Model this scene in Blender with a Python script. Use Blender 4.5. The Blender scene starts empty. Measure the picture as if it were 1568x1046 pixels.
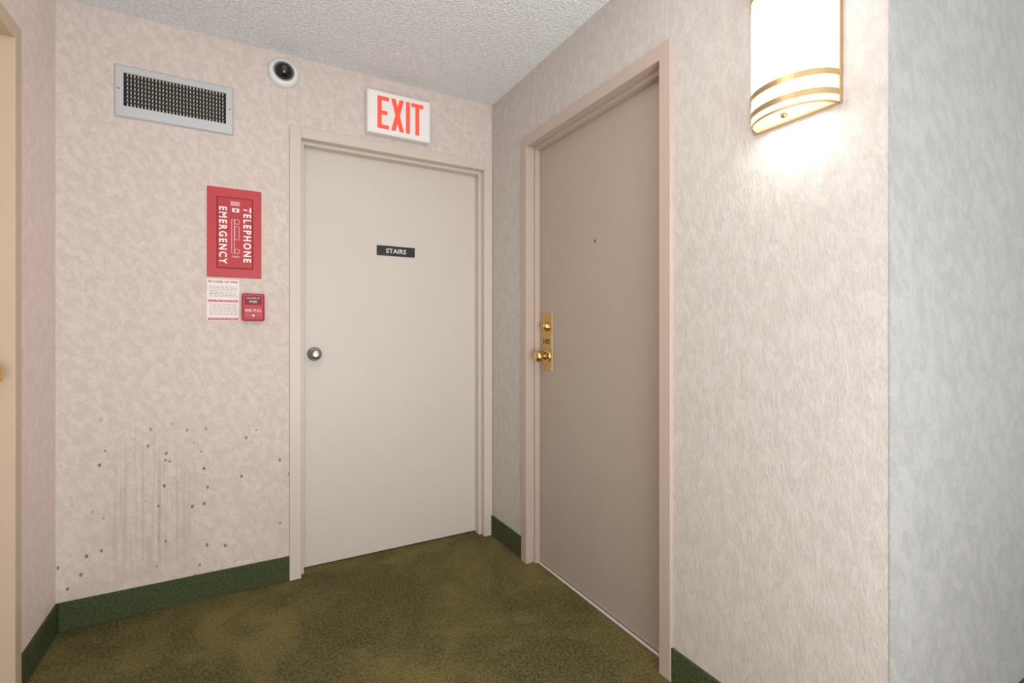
import bpy, bmesh, math, random
from mathutils import Vector, Matrix
S=bpy.context.scene
try:
    S.view_settings.view_transform='Standard'
    S.view_settings.look='None'
except Exception as e: print(e)

def lin(c):
    o=[]
    for v in c:
        v/=255.0
        o.append(v/12.92 if v<=0.04045 else ((v+0.055)/1.055)**2.4)
    return tuple(o)+(1,)

# ---------- node helper ----------
class NT:
    def __init__(s,name):
        s.m=bpy.data.materials.new(name); s.m.use_nodes=True
        s.t=s.m.node_tree; s.b=s.t.nodes['Principled BSDF']
        s.tc=s.t.nodes.new('ShaderNodeTexCoord')
    def n(s,typ,**kw):
        nd=s.t.nodes.new(typ)
        for k,v in kw.items(): setattr(nd,k,v)
        return nd
    def l(s,a,b): s.t.links.new(a,b)
    def mapping(s,scale=(1,1,1),rot=(0,0,0)):
        m=s.n('ShaderNodeMapping'); m.inputs['Scale'].default_value=scale; m.inputs['Rotation'].default_value=rot
        s.l(s.tc.outputs['Object'],m.inputs['Vector']); return m.outputs[0]
    def noise(s,scale,detail=3,rough=.5,dist=0,vec=None):
        x=s.n('ShaderNodeTexNoise'); x.inputs['Scale'].default_value=scale; x.inputs['Detail'].default_value=detail
        x.inputs['Roughness'].default_value=rough; x.inputs['Distortion'].default_value=dist
        s.l(vec if vec else s.tc.outputs['Object'],x.inputs['Vector']); return x.outputs['Fac']
    def voro(s,scale,vec=None,feature='F1'):
        x=s.n('ShaderNodeTexVoronoi'); x.feature=feature; x.inputs['Scale'].default_value=scale
        s.l(vec if vec else s.tc.outputs['Object'],x.inputs['Vector']); return x.outputs['Distance']
    def ramp(s,fac,a,b,ca=(0,0,0,1),cb=(1,1,1,1)):
        r=s.n('ShaderNodeValToRGB'); e=r.color_ramp.elements
        e[0].position=a; e[0].color=ca; e[1].position=b; e[1].color=cb
        s.l(fac,r.inputs[0]); return r.outputs[0]
    def mix(s,fac,a,b,mode='MIX'):
        m=s.n('ShaderNodeMix'); m.data_type='RGBA'; m.blend_type=mode
        for i,v in ((0,fac),(6,a),(7,b)):
            if hasattr(v,'links'): s.l(v,m.inputs[i])
            else: m.inputs[i].default_value=v
        return m.outputs[2]
    def math(s,op,a,b=0.0):
        m=s.n('ShaderNodeMath'); m.operation=op
        for i,v in ((0,a),(1,b)):
            if hasattr(v,'links'): s.l(v,m.inputs[i])
            else: m.inputs[i].default_value=v
        return m.outputs[0]
    def bump(s,h,strength=.3,dist=.002):
        b=s.n('ShaderNodeBump'); b.inputs['Strength'].default_value=strength; b.inputs['Distance'].default_value=dist
        s.l(h,b.inputs['Height']); s.l(b.outputs[0],s.b.inputs['Normal'])
    def z(s):
        x=s.n('ShaderNodeSeparateXYZ'); s.l(s.tc.outputs['Object'],x.inputs[0]); return x.outputs

def simple(name,col,rough=.5,metal=0,bump=0,bs=200,var=.04,emis=0,ecol=None,spec=.5):
    t=NT(name); c=lin(col)
    if var>0:
        f=t.noise(6,4); cb=tuple(x*(1-var) for x in c[:3])+(1,); ca=tuple(min(1,x*(1+var)) for x in c[:3])+(1,)
        t.l(t.mix(f,cb,ca),t.b.inputs['Base Color'])
    else: t.b.inputs['Base Color'].default_value=c
    t.b.inputs['Roughness'].default_value=rough; t.b.inputs['Metallic'].default_value=metal
    t.b.inputs['Specular IOR Level'].default_value=spec
    if bump: t.bump(t.noise(bs,3),bump,.001)
    if emis:
        t.b.inputs['Emission Color'].default_value=lin(ecol or col); t.b.inputs['Emission Strength'].default_value=emis
    return t.m

def wallpaper(name,lo,hi,rot=(0,0,0),dirt=False,rough=.55,s1=36,bs=.3,vz=.65,s2=140):
    t=NT(name)
    vr=t.n('ShaderNodeMapping'); vr.vector_type='POINT'
    vr.inputs['Rotation'].default_value=rot; t.l(t.tc.outputs['Object'],vr.inputs['Vector'])
    v2=t.n('ShaderNodeMapping'); v2.inputs['Scale'].default_value=(1,1,vz); t.l(vr.outputs[0],v2.inputs['Vector'])
    n1=t.noise(s1,4,.65,.5,v2.outputs[0]); n2=t.noise(s2,4,.7,.2,v2.outputs[0]); n3=t.noise(3,3)
    m1=t.ramp(n1,.42,.60)
    m2=t.ramp(n2,.35,.65)
    f=t.math('ADD',t.math('ADD',t.math('MULTIPLY',m1,.42),t.math('MULTIPLY',m2,.42)),t.math('MULTIPLY',n3,.16))
    col=t.mix(f,lin(lo),lin(hi))
    if dirt:
        zz=t.z()[2]
        low=t.ramp(zz,.65,.9,(1,1,1,1),(0,0,0,1))
        dv=t.mapping((1,1,.7))
        d0=t.math('ADD',t.voro(25,dv),t.math('MULTIPLY',t.noise(90,2),.16))
        sp=t.ramp(d0,.19,.24,(1,1,1,1),(0,0,0,1))
        ms=t.ramp(t.noise(4,2),.38,.46)
        k=t.math('MULTIPLY',t.math('MULTIPLY',sp,ms),low)
        col=t.mix(t.math('MULTIPLY',k,.85),col,lin((104,82,74)))
        sv=t.mapping((95,95,1.4)); st=t.ramp(t.noise(1,3,.6,0,sv),.50,.60)
        xx=t.math('ADD',t.z()[0],2.0)
        band=t.math('MULTIPLY',t.ramp(xx,.26,.36),t.ramp(xx,.46,.62,(1,1,1,1),(0,0,0,1)))
        k2=t.math('MULTIPLY',t.math('MULTIPLY',st,band),t.math('MULTIPLY',t.ramp(zz,.5,.82,(1,1,1,1),(0,0,0,1)),t.ramp(zz,.12,.3)))
        col=t.mix(t.math('MULTIPLY',k2,.55),col,lin((178,150,128)))
        g=t.math('MULTIPLY',t.ramp(zz,.1,.8,(1,1,1,1),(0,0,0,1)),t.ramp(t.noise(5,5,.6),.42,.62))
        col=t.mix(t.math('MULTIPLY',g,.35),col,lin((196,176,162)))
    t.l(col,t.b.inputs['Base Color']); t.b.inputs['Roughness'].default_value=rough
    t.b.inputs['Specular IOR Level'].default_value=.3
    t.bump(t.math('ADD',n2,t.math('MULTIPLY',n1,.7)),bs,.003)
    return t.m

M_back=wallpaper('wallpaper_beige',(201,187,180),(226,214,208),rot=(0,.5,0),dirt=True,bs=.4)
M_left=wallpaper('wallpaper_beige_side',(226,208,200),(246,230,222),rot=(.5,0,0))
M_right=wallpaper('wallpaper_grey',(188,182,177),(209,204,200),rot=(.1,0,0),bs=.55,vz=.5,s2=120)
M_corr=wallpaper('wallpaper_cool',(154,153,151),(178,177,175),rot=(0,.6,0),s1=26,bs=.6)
# ceiling
t=NT('popcorn_ceiling')
v=t.voro(90); n=t.noise(130,3,.6)
h=t.math('SUBTRACT',t.math('MULTIPLY',n,1.3),v)
t.l(t.mix(t.ramp(h,-.05,.5),lin((226,230,233)),lin((247,250,252))),t.b.inputs['Base Color'])
t.b.inputs['Roughness'].default_value=.9; t.bump(h,.65,.006); M_ceil=t.m
# carpet
t=NT('olive_carpet')
big=t.ramp(t.noise(1.9,6,.65,.5),.40,.58); st2=t.ramp(t.noise(4.0,5,.7,.6),.50,.64)
fine=t.ramp(t.noise(210,3,.75),.40,.60); med=t.ramp(t.noise(95,4,.8),.42,.60)
c=t.mix(big,lin((98,97,58)),lin((152,138,84)))
c=t.mix(t.math('MULTIPLY',st2,.55),c,lin((76,77,48)))
c=t.mix(t.math('MULTIPLY',fine,.6),c,lin((62,60,36)),)
c=t.mix(t.math('MULTIPLY',med,.4),c,lin((184,170,118)))
t.l(c,t.b.inputs['Base Color']); t.b.inputs['Roughness'].default_value=1; t.b.inputs['Specular IOR Level'].default_value=.1
t.bump(t.math('ADD',t.noise(210,3,.7),t.noise(80,2)),1,.012); M_carpet=t.m
# green base
t=NT('green_carpet_base')
c=t.mix(t.ramp(t.noise(120,3,.7),.3,.7),lin((54,60,40)),lin((86,96,64)))
t.l(c,t.b.inputs['Base Color']); t.b.inputs['Roughness'].default_value=.95; t.b.inputs['Specular IOR Level'].default_value=.1
t.bump(t.noise(150,3),.8,.004); M_base=t.m

M_door1=simple('door_paint_cream',(210,203,194),.45,var=.02,bump=.05,bs=120)
M_frame1=simple('frame_paint_cream',(209,198,187),.4,var=.02)
M_door2=simple('door_paint_taupe',(174,161,150),.45,var=.03,bump=.06,bs=150)
M_frame2=simple('frame_paint_taupe',(188,171,159),.4,var=.03)
M_door3=simple('door_paint_ochre',(204,182,158),.45,var=.05)
M_brass=simple('brass',(222,188,120),.22,1,var=.05)
M_brassp=simple('brass_plate',(208,178,120),.35,1,var=.05)
M_gold=simple('pale_gold_band',(206,176,128),.3,.85,var=.03)
M_nickel=simple('satin_nickel',(180,176,172),.32,1,var=.03)
M_alu=simple('vent_aluminium',(198,202,204),.4,.2,var=.03)
M_dark=simple('matte_black',(18,18,20),.8,var=0)
M_white=simple('white_plastic',(232,234,236),.4,var=.01)
M_black=simple('black_plastic',(20,20,22),.15,var=0)
M_sign=simple('sign_black',(30,30,32),.5,var=0)
M_txt=simple('text_white',(240,240,240),.6,var=0)
M_red=simple('red_enamel',(190,48,56),.4,var=.04)
M_red2=simple('red_panel',(186,30,42),.4,var=.04)
M_redd=simple('red_dark_outline',(120,20,28),.5,var=0)
M_exitf=simple('exit_face',(234,231,230),.4,var=0,emis=.08,ecol=(255,248,245))
M_exitr=simple('exit_red',(240,84,66),.4,var=0,emis=.45,ecol=(255,80,56))
M_paper=simple('notice_paper',(240,236,234),.7,var=.01)
M_ink=simple('notice_ink',(170,130,130),.7,var=0)
M_thr=simple('threshold_white',(214,212,206),.5,var=.06)
M_seam=simple('seam',(182,172,166),.7,var=0)
M_glass=simple('sconce_glass',(255,248,238),.35,var=0,emis=2.6,ecol=(255,251,245))
M_glassb=simple('sconce_glass_bottom',(240,226,200),.35,var=0,emis=.35,ecol=(255,238,212))

# ---------- mesh helpers ----------
def add(name,bm,mat,parent=None,bevel=0,smooth=False):
    bmesh.ops.recalc_face_normals(bm,faces=bm.faces)
    me=bpy.data.meshes.new(name); bm.to_mesh(me); bm.free()
    ob=bpy.data.objects.new(name,me); S.collection.objects.link(ob)
    me.materials.append(mat)
    if smooth:
        for p in me.polygons: p.use_smooth=True
    if bevel:
        b=ob.modifiers.new('bev','BEVEL'); b.width=bevel; b.segments=2; b.limit_method='ANGLE'
    if parent: ob.parent=parent
    return ob
def bx(bm,a,b):
    vs=[bm.verts.new((x,y,z)) for x in (a[0],b[0]) for y in (a[1],b[1]) for z in (a[2],b[2])]
    for f in ((0,1,3,2),(4,6,7,5),(0,4,5,1),(2,3,7,6),(0,2,6,4),(1,5,7,3)):
        bm.faces.new([vs[i] for i in f])
def box(name,a,b,mat,parent=None,bevel=0):
    bm=bmesh.new(); bx(bm,a,b); return add(name,bm,mat,parent,bevel)
def boxes(name,L,mat,parent=None,bevel=0):
    bm=bmesh.new()
    for a,b in L: bx(bm,a,b)
    return add(name,bm,mat,parent,bevel)
def empty(name,loc=(0,0,0),rz=0):
    e=bpy.data.objects.new(name,None); S.collection.objects.link(e); e.location=loc; e.rotation_euler=(0,0,rz)
    e.empty_display_size=.1; return e
def lathe(name,prof,o,mat,parent=None,seg=40,sx=1,sz=1):
    """profile (r,h): h measured along local -y (out of the wall)"""
    bm=bmesh.new(); rings=[]
    for r,h in prof:
        if r<1e-6: rings.append([bm.verts.new((o[0],o[1]-h,o[2]))])
        else: rings.append([bm.verts.new((o[0]+sx*r*math.cos(2*math.pi*i/seg),o[1]-h,o[2]+sz*r*math.sin(2*math.pi*i/seg))) for i in range(seg)])
    for a,b in zip(rings,rings[1:]):
        for i in range(seg):
            j=(i+1)%seg
            if len(a)==1 and len(b)==1: continue
            if len(a)==1: bm.faces.new([a[0],b[i],b[j]])
            elif len(b)==1: bm.faces.new([a[i],b[0],a[j]])
            else: bm.faces.new([a[i],b[i],b[j],a[j]])
    ob=add(name,bm,mat,parent,smooth=True)
    m=ob.modifiers.new('es','EDGE_SPLIT'); m.split_angle=math.radians(40)
    return ob
def poly(name,pts,y,th,mat,parent=None):
    bm=bmesh.new()
    for P in pts:
        a=[bm.verts.new((p[0],y,p[1])) for p in P]; b=[bm.verts.new((p[0],y-th,p[1])) for p in P]
        bm.faces.new(a); bm.faces.new(b)
        for i in range(len(P)):
            j=(i+1)%len(P); bm.faces.new([a[i],a[j],b[j],b[i]])
    return add(name,bm,mat,parent)
def text(name,s,cx,cz,w,h,y,mat,parent,vert=False,bold=0.0,sp=1.0):
    cu=bpy.data.curves.new(name+'_c','FONT'); cu.body=s; cu.size=1; cu.offset=bold; cu.resolution_u=3; cu.space_character=sp
    ob=bpy.data.objects.new(name+'_t',cu); S.collection.objects.link(ob)
    bpy.context.view_layer.update()
    dg=bpy.context.evaluated_depsgraph_get()
    me=bpy.data.meshes.new_from_object(ob.evaluated_get(dg)); bpy.data.objects.remove(ob)
    xs=[v.co.x for v in me.vertices]; ys=[v.co.y for v in me.vertices]
    x0,x1,y0,y1=min(xs),max(xs),min(ys),max(ys)
    for v in me.vertices:
        a=(v.co.x-(x0+x1)/2)/(x1-x0); b=(v.co.y-(y0+y1)/2)/(y1-y0)
        if vert: v.co=Vector((cx+b*w,y,cz-a*h))
        else: v.co=Vector((cx+a*w,y,cz+b*h))
    me.materials.clear(); me.materials.append(mat)
    o=bpy.data.objects.new(name,me); S.collection.objects.link(o); o.parent=parent
    return o

LX=-1.871; HC=2.44; OY=-1.949; EX=3.2; RY=-4.4
# ---------- shell ----------
boxes('floor',[((LX-.15,RY,-.08),(EX,.2,0))],M_carpet)
box('ceiling',(LX-.15,RY,HC),(EX,.2,HC+.08),M_ceil)
bm_l=[((LX-.14,0,0),(-1.05,.14,HC)),((-1.05,0,2.112),(.14,.14,HC)),((-.002,0,0),(.14,.14,2.112))]
w=boxes('wall_back',bm_l,M_back)
w2=boxes('wall_right',[((0,-.357,0),(.14,0,HC)),((0,-1.330,2.122),(.14,-.357,HC)),((0,OY,0),(.14,-1.330,HC))],M_right)
w3=box('wall_corridor',(.14,OY,0),(EX,OY+.14,HC),M_corr)
box('wall_corridor_face',(.0005,OY-.0015,0),(.14,OY,HC),M_corr,w3)
L0,L1=-1.35,-.37
w4=boxes('wall_left',[((LX-.14,L1-.003,0),(LX,0,HC)),((LX-.14,L0+.003,2.112),(LX,L1-.003,HC)),((LX-.14,RY,0),(LX,L0+.003,HC))],M_left)
box('seam_1',(-1.0602,-.0004,2.118),(-1.059,0,HC),M_seam,w)
box('seam_2',(-.0004,-.432,2.128),(0,-.4308,HC),M_seam,w2)
box('seam_3',(-.0004,-1.3,2.128),(0,-1.2988,HC),M_seam,w2)
box('corner_edge',(-.0008,OY-.002,0),(.0022,OY+.001,HC),M_corr,w2)
bh=.113; bt=.009
box('baseboard_back',(LX+bt,-bt,0),(-1.054,0,bh),M_base,None,.003)
boxes('baseboard_right',[((-bt,-.353,0),(0,-.0,bh)),((-bt,OY-bt,0),(0,-1.334,bh))],M_base,None,.003)
boxes('baseboard_left',[((LX,L1+.001,0),(LX+bt,0,bh)),((LX,RY,0),(LX+bt,L0-.001,bh))],M_base,None,.003)
box('baseboard_corridor',(0,OY-bt,0),(EX,OY,bh),M_base,None,.003)

# ---------- doors ----------
def door(name,loc,rz,W,H,mf,md,ss,dy,fw=.05,pr=.012,sw=.016):
    e=empty(name,loc,rz); D=.14
    boxes('frame',[((0,-pr,0),(fw,D,H)),((W-fw,-pr,0),(W,D,H)),((fw,-pr,H-fw),(W-fw,D,H))],mf,e,.002)
    boxes('stops',[((fw,ss,0),(fw+sw,dy,H-fw)),((W-fw-sw,ss,0),(W-fw,dy,H-fw)),((fw+sw,ss,H-fw-sw),(W-fw-sw,dy,H-fw))],mf,e,.0015)
    box('door_slab',(fw+.003,dy+.001,.006),(W-fw-.003,dy+.044,H-fw-.003),md,e,.001)
    box('backing',(fw+.003,dy+.05,0),(W-fw-.003,D,H-fw-.003),M_dark,e)  # added black box, stops light leaking in around the slab
    return e
knobp=[(0.0,.068),(.012,.068),(.022,.064),(.0275,.055),(.029,.046),(.026,.037),(.018,.031),(.012,.027),(.011,.012),(.013,.010)]
rose=[(.013,.012),(.024,.010),(.032,.006),(.034,.002),(.034,0)]
d1=door('door_1',(-1.053,0,0),0,1.051,2.115,M_frame1,M_door1,.03,.08)
lathe('knob',knobp,(.119,.081,1.045),M_nickel,d1); lathe('knob_rose',rose,(.119,.081,1.045),M_nickel,d1)
sx=-.529+1.053
box('stairs_plate',(sx-.102,.077,1.555),(sx+.102,.081,1.607),M_sign,d1,.0008)
text('stairs_text','STAIRS',sx,1.581,.108,.024,.0765,M_txt,d1,bold=.01)

d2=door('door_2',(0,-.354,0),-math.pi/2,.979,2.125,M_frame2,M_door2,.032,.06)
yy=.061; px=.129
box('lock_plate',(px-.046,yy-.003,.966),(px+.046,yy,1.244),M_brassp,d2,.0012)
lathe('deadbolt',[(0,.024),(.010,.024),(.0125,.020),(.017,.018),(.021,.012),(.024,.003),(.024,0)],(px,yy-.003,1.18),M_brass,d2)
box('keyhole',(px-.001,yy-.0285,1.174),(px+.001,yy-.0265,1.186),M_dark,d2)
lathe('knob_rose',[(.02,.006),(.030,.004),(.032,0)],(px,yy-.003,1.035),M_brass,d2)
lathe('knob',knobp,(px,yy-.003,1.035),M_brass,d2)
text('number_text','1405',px,1.107,.058,.026,yy-.0036,M_dark,d2)
lathe('peephole',[(0,.002),(.005,.002),(.0055,.003),(.008,.003),(.009,0)],(.4985,yy,1.539),M_brass,d2,20)
lathe('peephole_lens',[(0,.0028),(.005,.0024),(.005,0)],(.4985,yy,1.539),M_black,d2,20)
box('threshold',(.05,.048,0),(.929,.06,.004),M_thr,d2,.001)

d3=door('door_3',(LX,L0,0),math.pi/2,.98,2.115,M_door3,M_door3,.032,.06)
lathe('knob',knobp,(.855,.06,1.03),M_brass,d3); lathe('knob_rose',rose,(.855,.06,1.03),M_brass,d3)

# ---------- vent ----------
ve=empty('air_vent',(0,0,0))
X0,X1,Z0,Z1=-1.694,-1.278,2.02,2.232; x0,x1,z0,z1=-1.663,-1.307,2.066,2.200
bm=bmesh.new()
o=[(X0,Z0),(X1,Z0),(X1,Z1),(X0,Z1)]; i_=[(x0,z0),(x1,z0),(x1,z1),(x0,z1)]
mid=[(X0+.006,Z0+.006),(X1-.006,Z0+.006),(X1-.006,Z1-.006),(X0+.006,Z1-.006)]
R=[[bm.verts.new((p[0],y,p[1])) for p in L] for L,y in ((o,0),(o,-.003),(mid,-.010),(i_,-.010),(i_,-.001))]
for a,b in zip(R,R[1:]):
    for k in range(4):
        j=(k+1)%4; bm.faces.new([a[k],a[j],b[j],b[k]])
add('vent_frame',bm,M_alu,ve)
box('vent_dark_panel',(x0,-.0012,z0),(x1,-.0004,z1),M_dark,ve)  # black panel painted in for the shaded depth behind the grille
M_fin=simple('fin_grey',(196,188,172),.5,.1)
L=[]
n=30
for k in range(1,n):
    x=x0+(x1-x0)*k/n; L.append(((x-.0022,-.0045,z0),(x+.0022,-.0012,z1)))
boxes('vent_fins',L,M_fin,ve)
L=[]
for k in range(1,8):
    z=z0+(z1-z0)*k/8; L.append(((x0,-.009,z-.0026),(x1,-.0045,z+.0026)))
boxes('vent_blades',L,simple('blade_dark',(50,50,52),.5),ve)
for xx in (X0+.015,X1-.014):
    lathe('vent_screw',[(0,.003),(.003,.0025),(.0045,0)],(xx,-.010,(z0+z1)/2),M_nickel,ve,16)

# ---------- dome camera ----------
ce=empty('dome_security_camera',(-1.078,0,2.345))
lathe('base_ring',[(.064,0),(.065,.012),(.062,.022),(.056,.030),(.047,.034),(.041,.034)],(0,0,0),M_white,ce,56)
lathe('collar',[(.045,.030),(.045,.036),(.042,.039),(.038,.037),(.036,.030)],(0,0,0),simple('grey_plastic',(150,152,156),.4),ce,48)
pr=[(.037*math.cos(a),.034+.034*math.sin(a)) for a in [k*math.pi/20 for k in range(0,11)]]
pr[-1]=(0,.068)
lathe('dome',pr,(0,0,0),M_black,ce,48)
lathe('eyeball_trim',[(.0,.0725),(.006,.0722),(.007,.069),(.011,.068),(.011,.064)],(0,0,0),simple('lens_grey',(70,72,76),.2),ce,32)

# ---------- exit sign ----------
ee=empty('exit_sign',(-.709,0,2.14))
box('housing',(0,-.050,0),(.325,0,.213),M_white,ee,.004)
box('face',(.008,-.0515,.008),(.317,-.0495,.205),M_exitf,ee,.0008)
s=.021; zb,zt=.026,.187
def I(x): return [(x,zb),(x+s,zb),(x+s,zt),(x,zt)]
P=[]
ex=.050; ew=.058
P+= [I(ex),[(ex+s,zb),(ex+ew,zb),(ex+ew,zb+.020),(ex+s,zb+.020)],[(ex+s,zt-.020),(ex+ew,zt-.020),(ex+ew,zt),(ex+s,zt)],
     [(ex+s,.096),(ex+ew-.008,.096),(ex+ew-.008,.116),(ex+s,.116)]]
xx=.118; xw=.066
P+= [[(xx,zb),(xx+.023,zb),(xx+xw,zt),(xx+xw-.023,zt)]]
P2=[[(xx+xw-.023,zb),(xx+xw,zb),(xx+.023,zt),(xx,zt)]]
P+= [I(.194)]
tx=.222
P+= [[(tx,zt-.02),(tx+.064,zt-.02),(tx+.064,zt),(tx,zt)],[(tx+.0215,zb),(tx+.0425,zb),(tx+.0425,zt-.02),(tx+.0215,zt-.02)]]
poly('letters',P,-.0515,.001,M_exitr,ee); poly('letter_x_stroke',P2,-.0515,.0012,M_exitr,ee)

# ---------- emergency telephone ----------
te=empty('emergency_telephone_box',(-1.378,0,1.395)); W,H=.209,.392
box('flange',(0,-.006,0),(W,0,H),M_red,te,.002)
box('outline',(.036,-.0085,.038),(.176,-.006,.352),M_redd,te,.001)
box('door_panel',(.039,-.011,.041),(.173,-.006,.349),M_red2,te,.002)
text('emergency_text','EMERGENCY',.060,.182,.031,.250,-.0115,M_txt,te,True,.03,1.35)
text('telephone_text','TELEPHONE',.153,.190,.031,.245,-.0115,M_txt,te,True,.03,1.35)
boxes('label_lines',[((.088,-.0118,.332-.004*k),(.124,-.0110,.3335-.004*k)) for k in range(5)],M_txt,te)
box('latch',(.094,-.016,.286),(.122,-.011,.304),M_txt,te,.002)
lathe('latch_key',[(0,.004),(.004,.003),(.0045,0)],(.108,-.016,.295),M_black,te,16)
def outl(x0,z0,x1,z1,w=.0014): return [((x0,-.0118,z0),(x1,-.011,z0+w)),((x0,-.0118,z1-w),(x1,-.011,z1)),((x0,-.0118,z0),(x0+w,-.011,z1)),((x1-w,-.0118,z0),(x1,-.011,z1))]
boxes('handset_icon',outl(.092,.105,.104,.255)+outl(.104,.165,.122,.225)+outl(.104,.105,.122,.125)+outl(.104,.235,.122,.255)+outl(.094,.088,.122,.094),M_txt,te)

# notice
ne=empty('fire_notice',(-1.378,0,1.203)); W,H=.121,.182
box('paper',(0,-.0015,0),(W,0,H),M_paper,ne)
text('title','IN CASE OF FIRE',W/2,H-.011,.112,.010,-.0018,M_red2,ne,bold=.03)
box('red_bar',(.004,-.002,.082),(W-.004,-.0015,.092),M_red2,ne)
text('bar_text','CALL FIRE DEPARTMENT',W/2,.087,.108,.006,-.0023,M_txt,ne)
box('red_foot',(.004,-.002,.003),(W-.004,-.0015,.013),M_red2,ne)
text('foot','EVACUATE ALARM',W/2,.008,.10,.006,-.0023,M_txt,ne)
random.seed(3)
L=[]
for rng in ((.150,.100),(.072,.022)):
    z=rng[0]
    while z>rng[1]:
        x=.008
        while x<W-.012:
            w_=random.uniform(.006,.018); x2=min(x+w_,W-.006); L.append(((x,-.0019,z),(x2,-.0015,z+.0018))); x=x2+.003
        z-=.0065
boxes('lines',L,M_ink,ne)

# fire alarm
fe=empty('fire_alarm_pull_station',(-1.246,0,1.203)); W,H=.089,.121
box('housing',(0,-.034,0),(W,0,H),M_red2,fe,.006)
box('label_plate',(.012,-.036,.072),(W-.012,-.033,.110),M_redd,fe,.002)
text('label_1','IN CASE OF',W/2,.101,.05,.007,-.0365,M_txt,fe)
text('label_2','FIRE PULL',W/2,.046,.066,.011,-.0365,M_txt,fe,bold=.0)
text('label_3','FIRE',W/2,.085,.03,.009,-.0365,M_txt,fe,bold=.0)
box('pull_handle',(.008,-.036,.014),(W-.008,-.033,.062),simple('red_handle',(178,24,36),.35),fe,.004)
lathe('reset_lock',[(0,.005),(.004,.005),(.0055,0)],(W/2,-.036,.024),M_nickel,fe,16)

# ---------- sconce ----------
def sconce(name,loc,rz):
    e=empty(name,loc,rz)   # local x along wall, -y out of wall, z up, origin bottom centre
    A,B,HH=.106,.088,.40; N=36
    def ring(bm,a,b,z): return [bm.verts.new((a*math.cos(math.pi*k/N),-.004-b*math.sin(math.pi*k/N),z)) for k in range(N+1)]
    bm=bmesh.new(); r=[ring(bm,A,B,z) for z in (.006,HH-.006)]
    for k in range(N): bm.faces.new([r[0][k],r[0][k+1],r[1][k+1],r[1][k]])
    add('glass_shade',bm,M_glass,e,smooth=True)
    bm=bmesh.new(); r0=ring(bm,A-.001,B-.001,.006); bm.faces.new(r0); r1=ring(bm,A-.001,B-.001,HH-.006); bm.faces.new(r1)
    add('end_diffusers',bm,M_glassb,e)
    for i,(za,zb_) in enumerate(((.0,.004),(.018,.033),(.064,.079),(HH-.079,HH-.064),(HH-.033,HH-.018),(HH-.004,HH))):
        bm=bmesh.new(); th=.004 if 0<i<5 else .001
        a=ring(bm,A+th,B+th,za); b=ring(bm,A+th,B+th,zb_); c=ring(bm,A-.003,B-.003,za); d=ring(bm,A-.003,B-.003,zb_)
        for k in range(N):
            bm.faces.new([a[k],a[k+1],b[k+1],b[k]]); bm.faces.new([c[k],c[k+1],a[k+1],a[k]]); bm.faces.new([b[k],b[k+1],d[k+1],d[k]])
        add('band_%d'%(i+1),bm,M_gold,e,smooth=False)
    boxes('back_plate',[((-A-.006,-.003,0),(A+.006,0,HH)),((-A-.006,-.012,0),(-A-.003,0,HH)),((A+.003,-.012,0),(A+.006,0,HH))],M_gold,e,.001)
    bm=bmesh.new(); bmesh.ops.create_uvsphere(bm,u_segments=20,v_segments=12,radius=.008)
    bmesh.ops.translate(bm,verts=bm.verts,vec=(0,-.050,.003)); add('finial',bm,M_gold,e,smooth=True)
    for nm,z,rx in (('bulb_glow_down',-.006,0),('bulb_glow_up',HH+.006,math.pi)):
        l=bpy.data.lights.new(nm,'AREA'); l.shape='RECTANGLE'; l.size=.14; l.size_y=.06; l.energy=.5; l.color=(1,.98,.95)
        o=bpy.data.objects.new(nm,l); S.collection.objects.link(o); o.parent=e; o.location=(0,-.045,z); o.rotation_euler=(rx,0,0)
    return e
sconce('wall_sconce',(0,-1.742,1.70),-math.pi/2)
sconce('wall_sconce',(LX,-2.9,1.70),math.pi/2)  # unseen extra sconce, added as another light behind the camera

# ---------- lights ----------
W_=bpy.data.worlds.new('World'); S.world=W_; W_.use_nodes=True
bg=W_.node_tree.nodes['Background']; bg.inputs[0].default_value=(1,1,1,1); bg.inputs[1].default_value=1.05
def area(name,loc,rot,size,sy,en,col):
    l=bpy.data.lights.new(name,'AREA'); l.shape='RECTANGLE'; l.size=size; l.size_y=sy; l.energy=en; l.color=col
    o=bpy.data.objects.new(name,l); S.collection.objects.link(o); o.location=loc; o.rotation_euler=rot; return o
area('overhead_fill',(-.95,-1.7,2.42),(0,0,0),1.0,.6,8,(1,.98,.95))  # added overhead fill with no fixture, brightens floor and walls
area('rear_fill',(-.95,-4.0,1.0),(math.radians(112),0,0),1.6,1.4,33,(1,1,1))  # added fill behind the camera, aimed forward and slightly up
area('ceiling_fill',(-1.0,-3.1,.5),(math.radians(154),0,0),1.2,1.0,27,(.96,.98,1))  # unseen fill added low down, aimed up to brighten the ceiling

# ---------- camera ----------
cd=bpy.data.cameras.new('camera'); co=bpy.data.objects.new('camera',cd); S.collection.objects.link(co)
co.location=(-1.247,-2.482,1.158); co.rotation_euler=(math.pi/2,0,-math.radians(29.06))
cd.sensor_width=36; cd.lens=745/1568*36; cd.shift_y=-16/1568; cd.clip_start=.02
S.camera=co
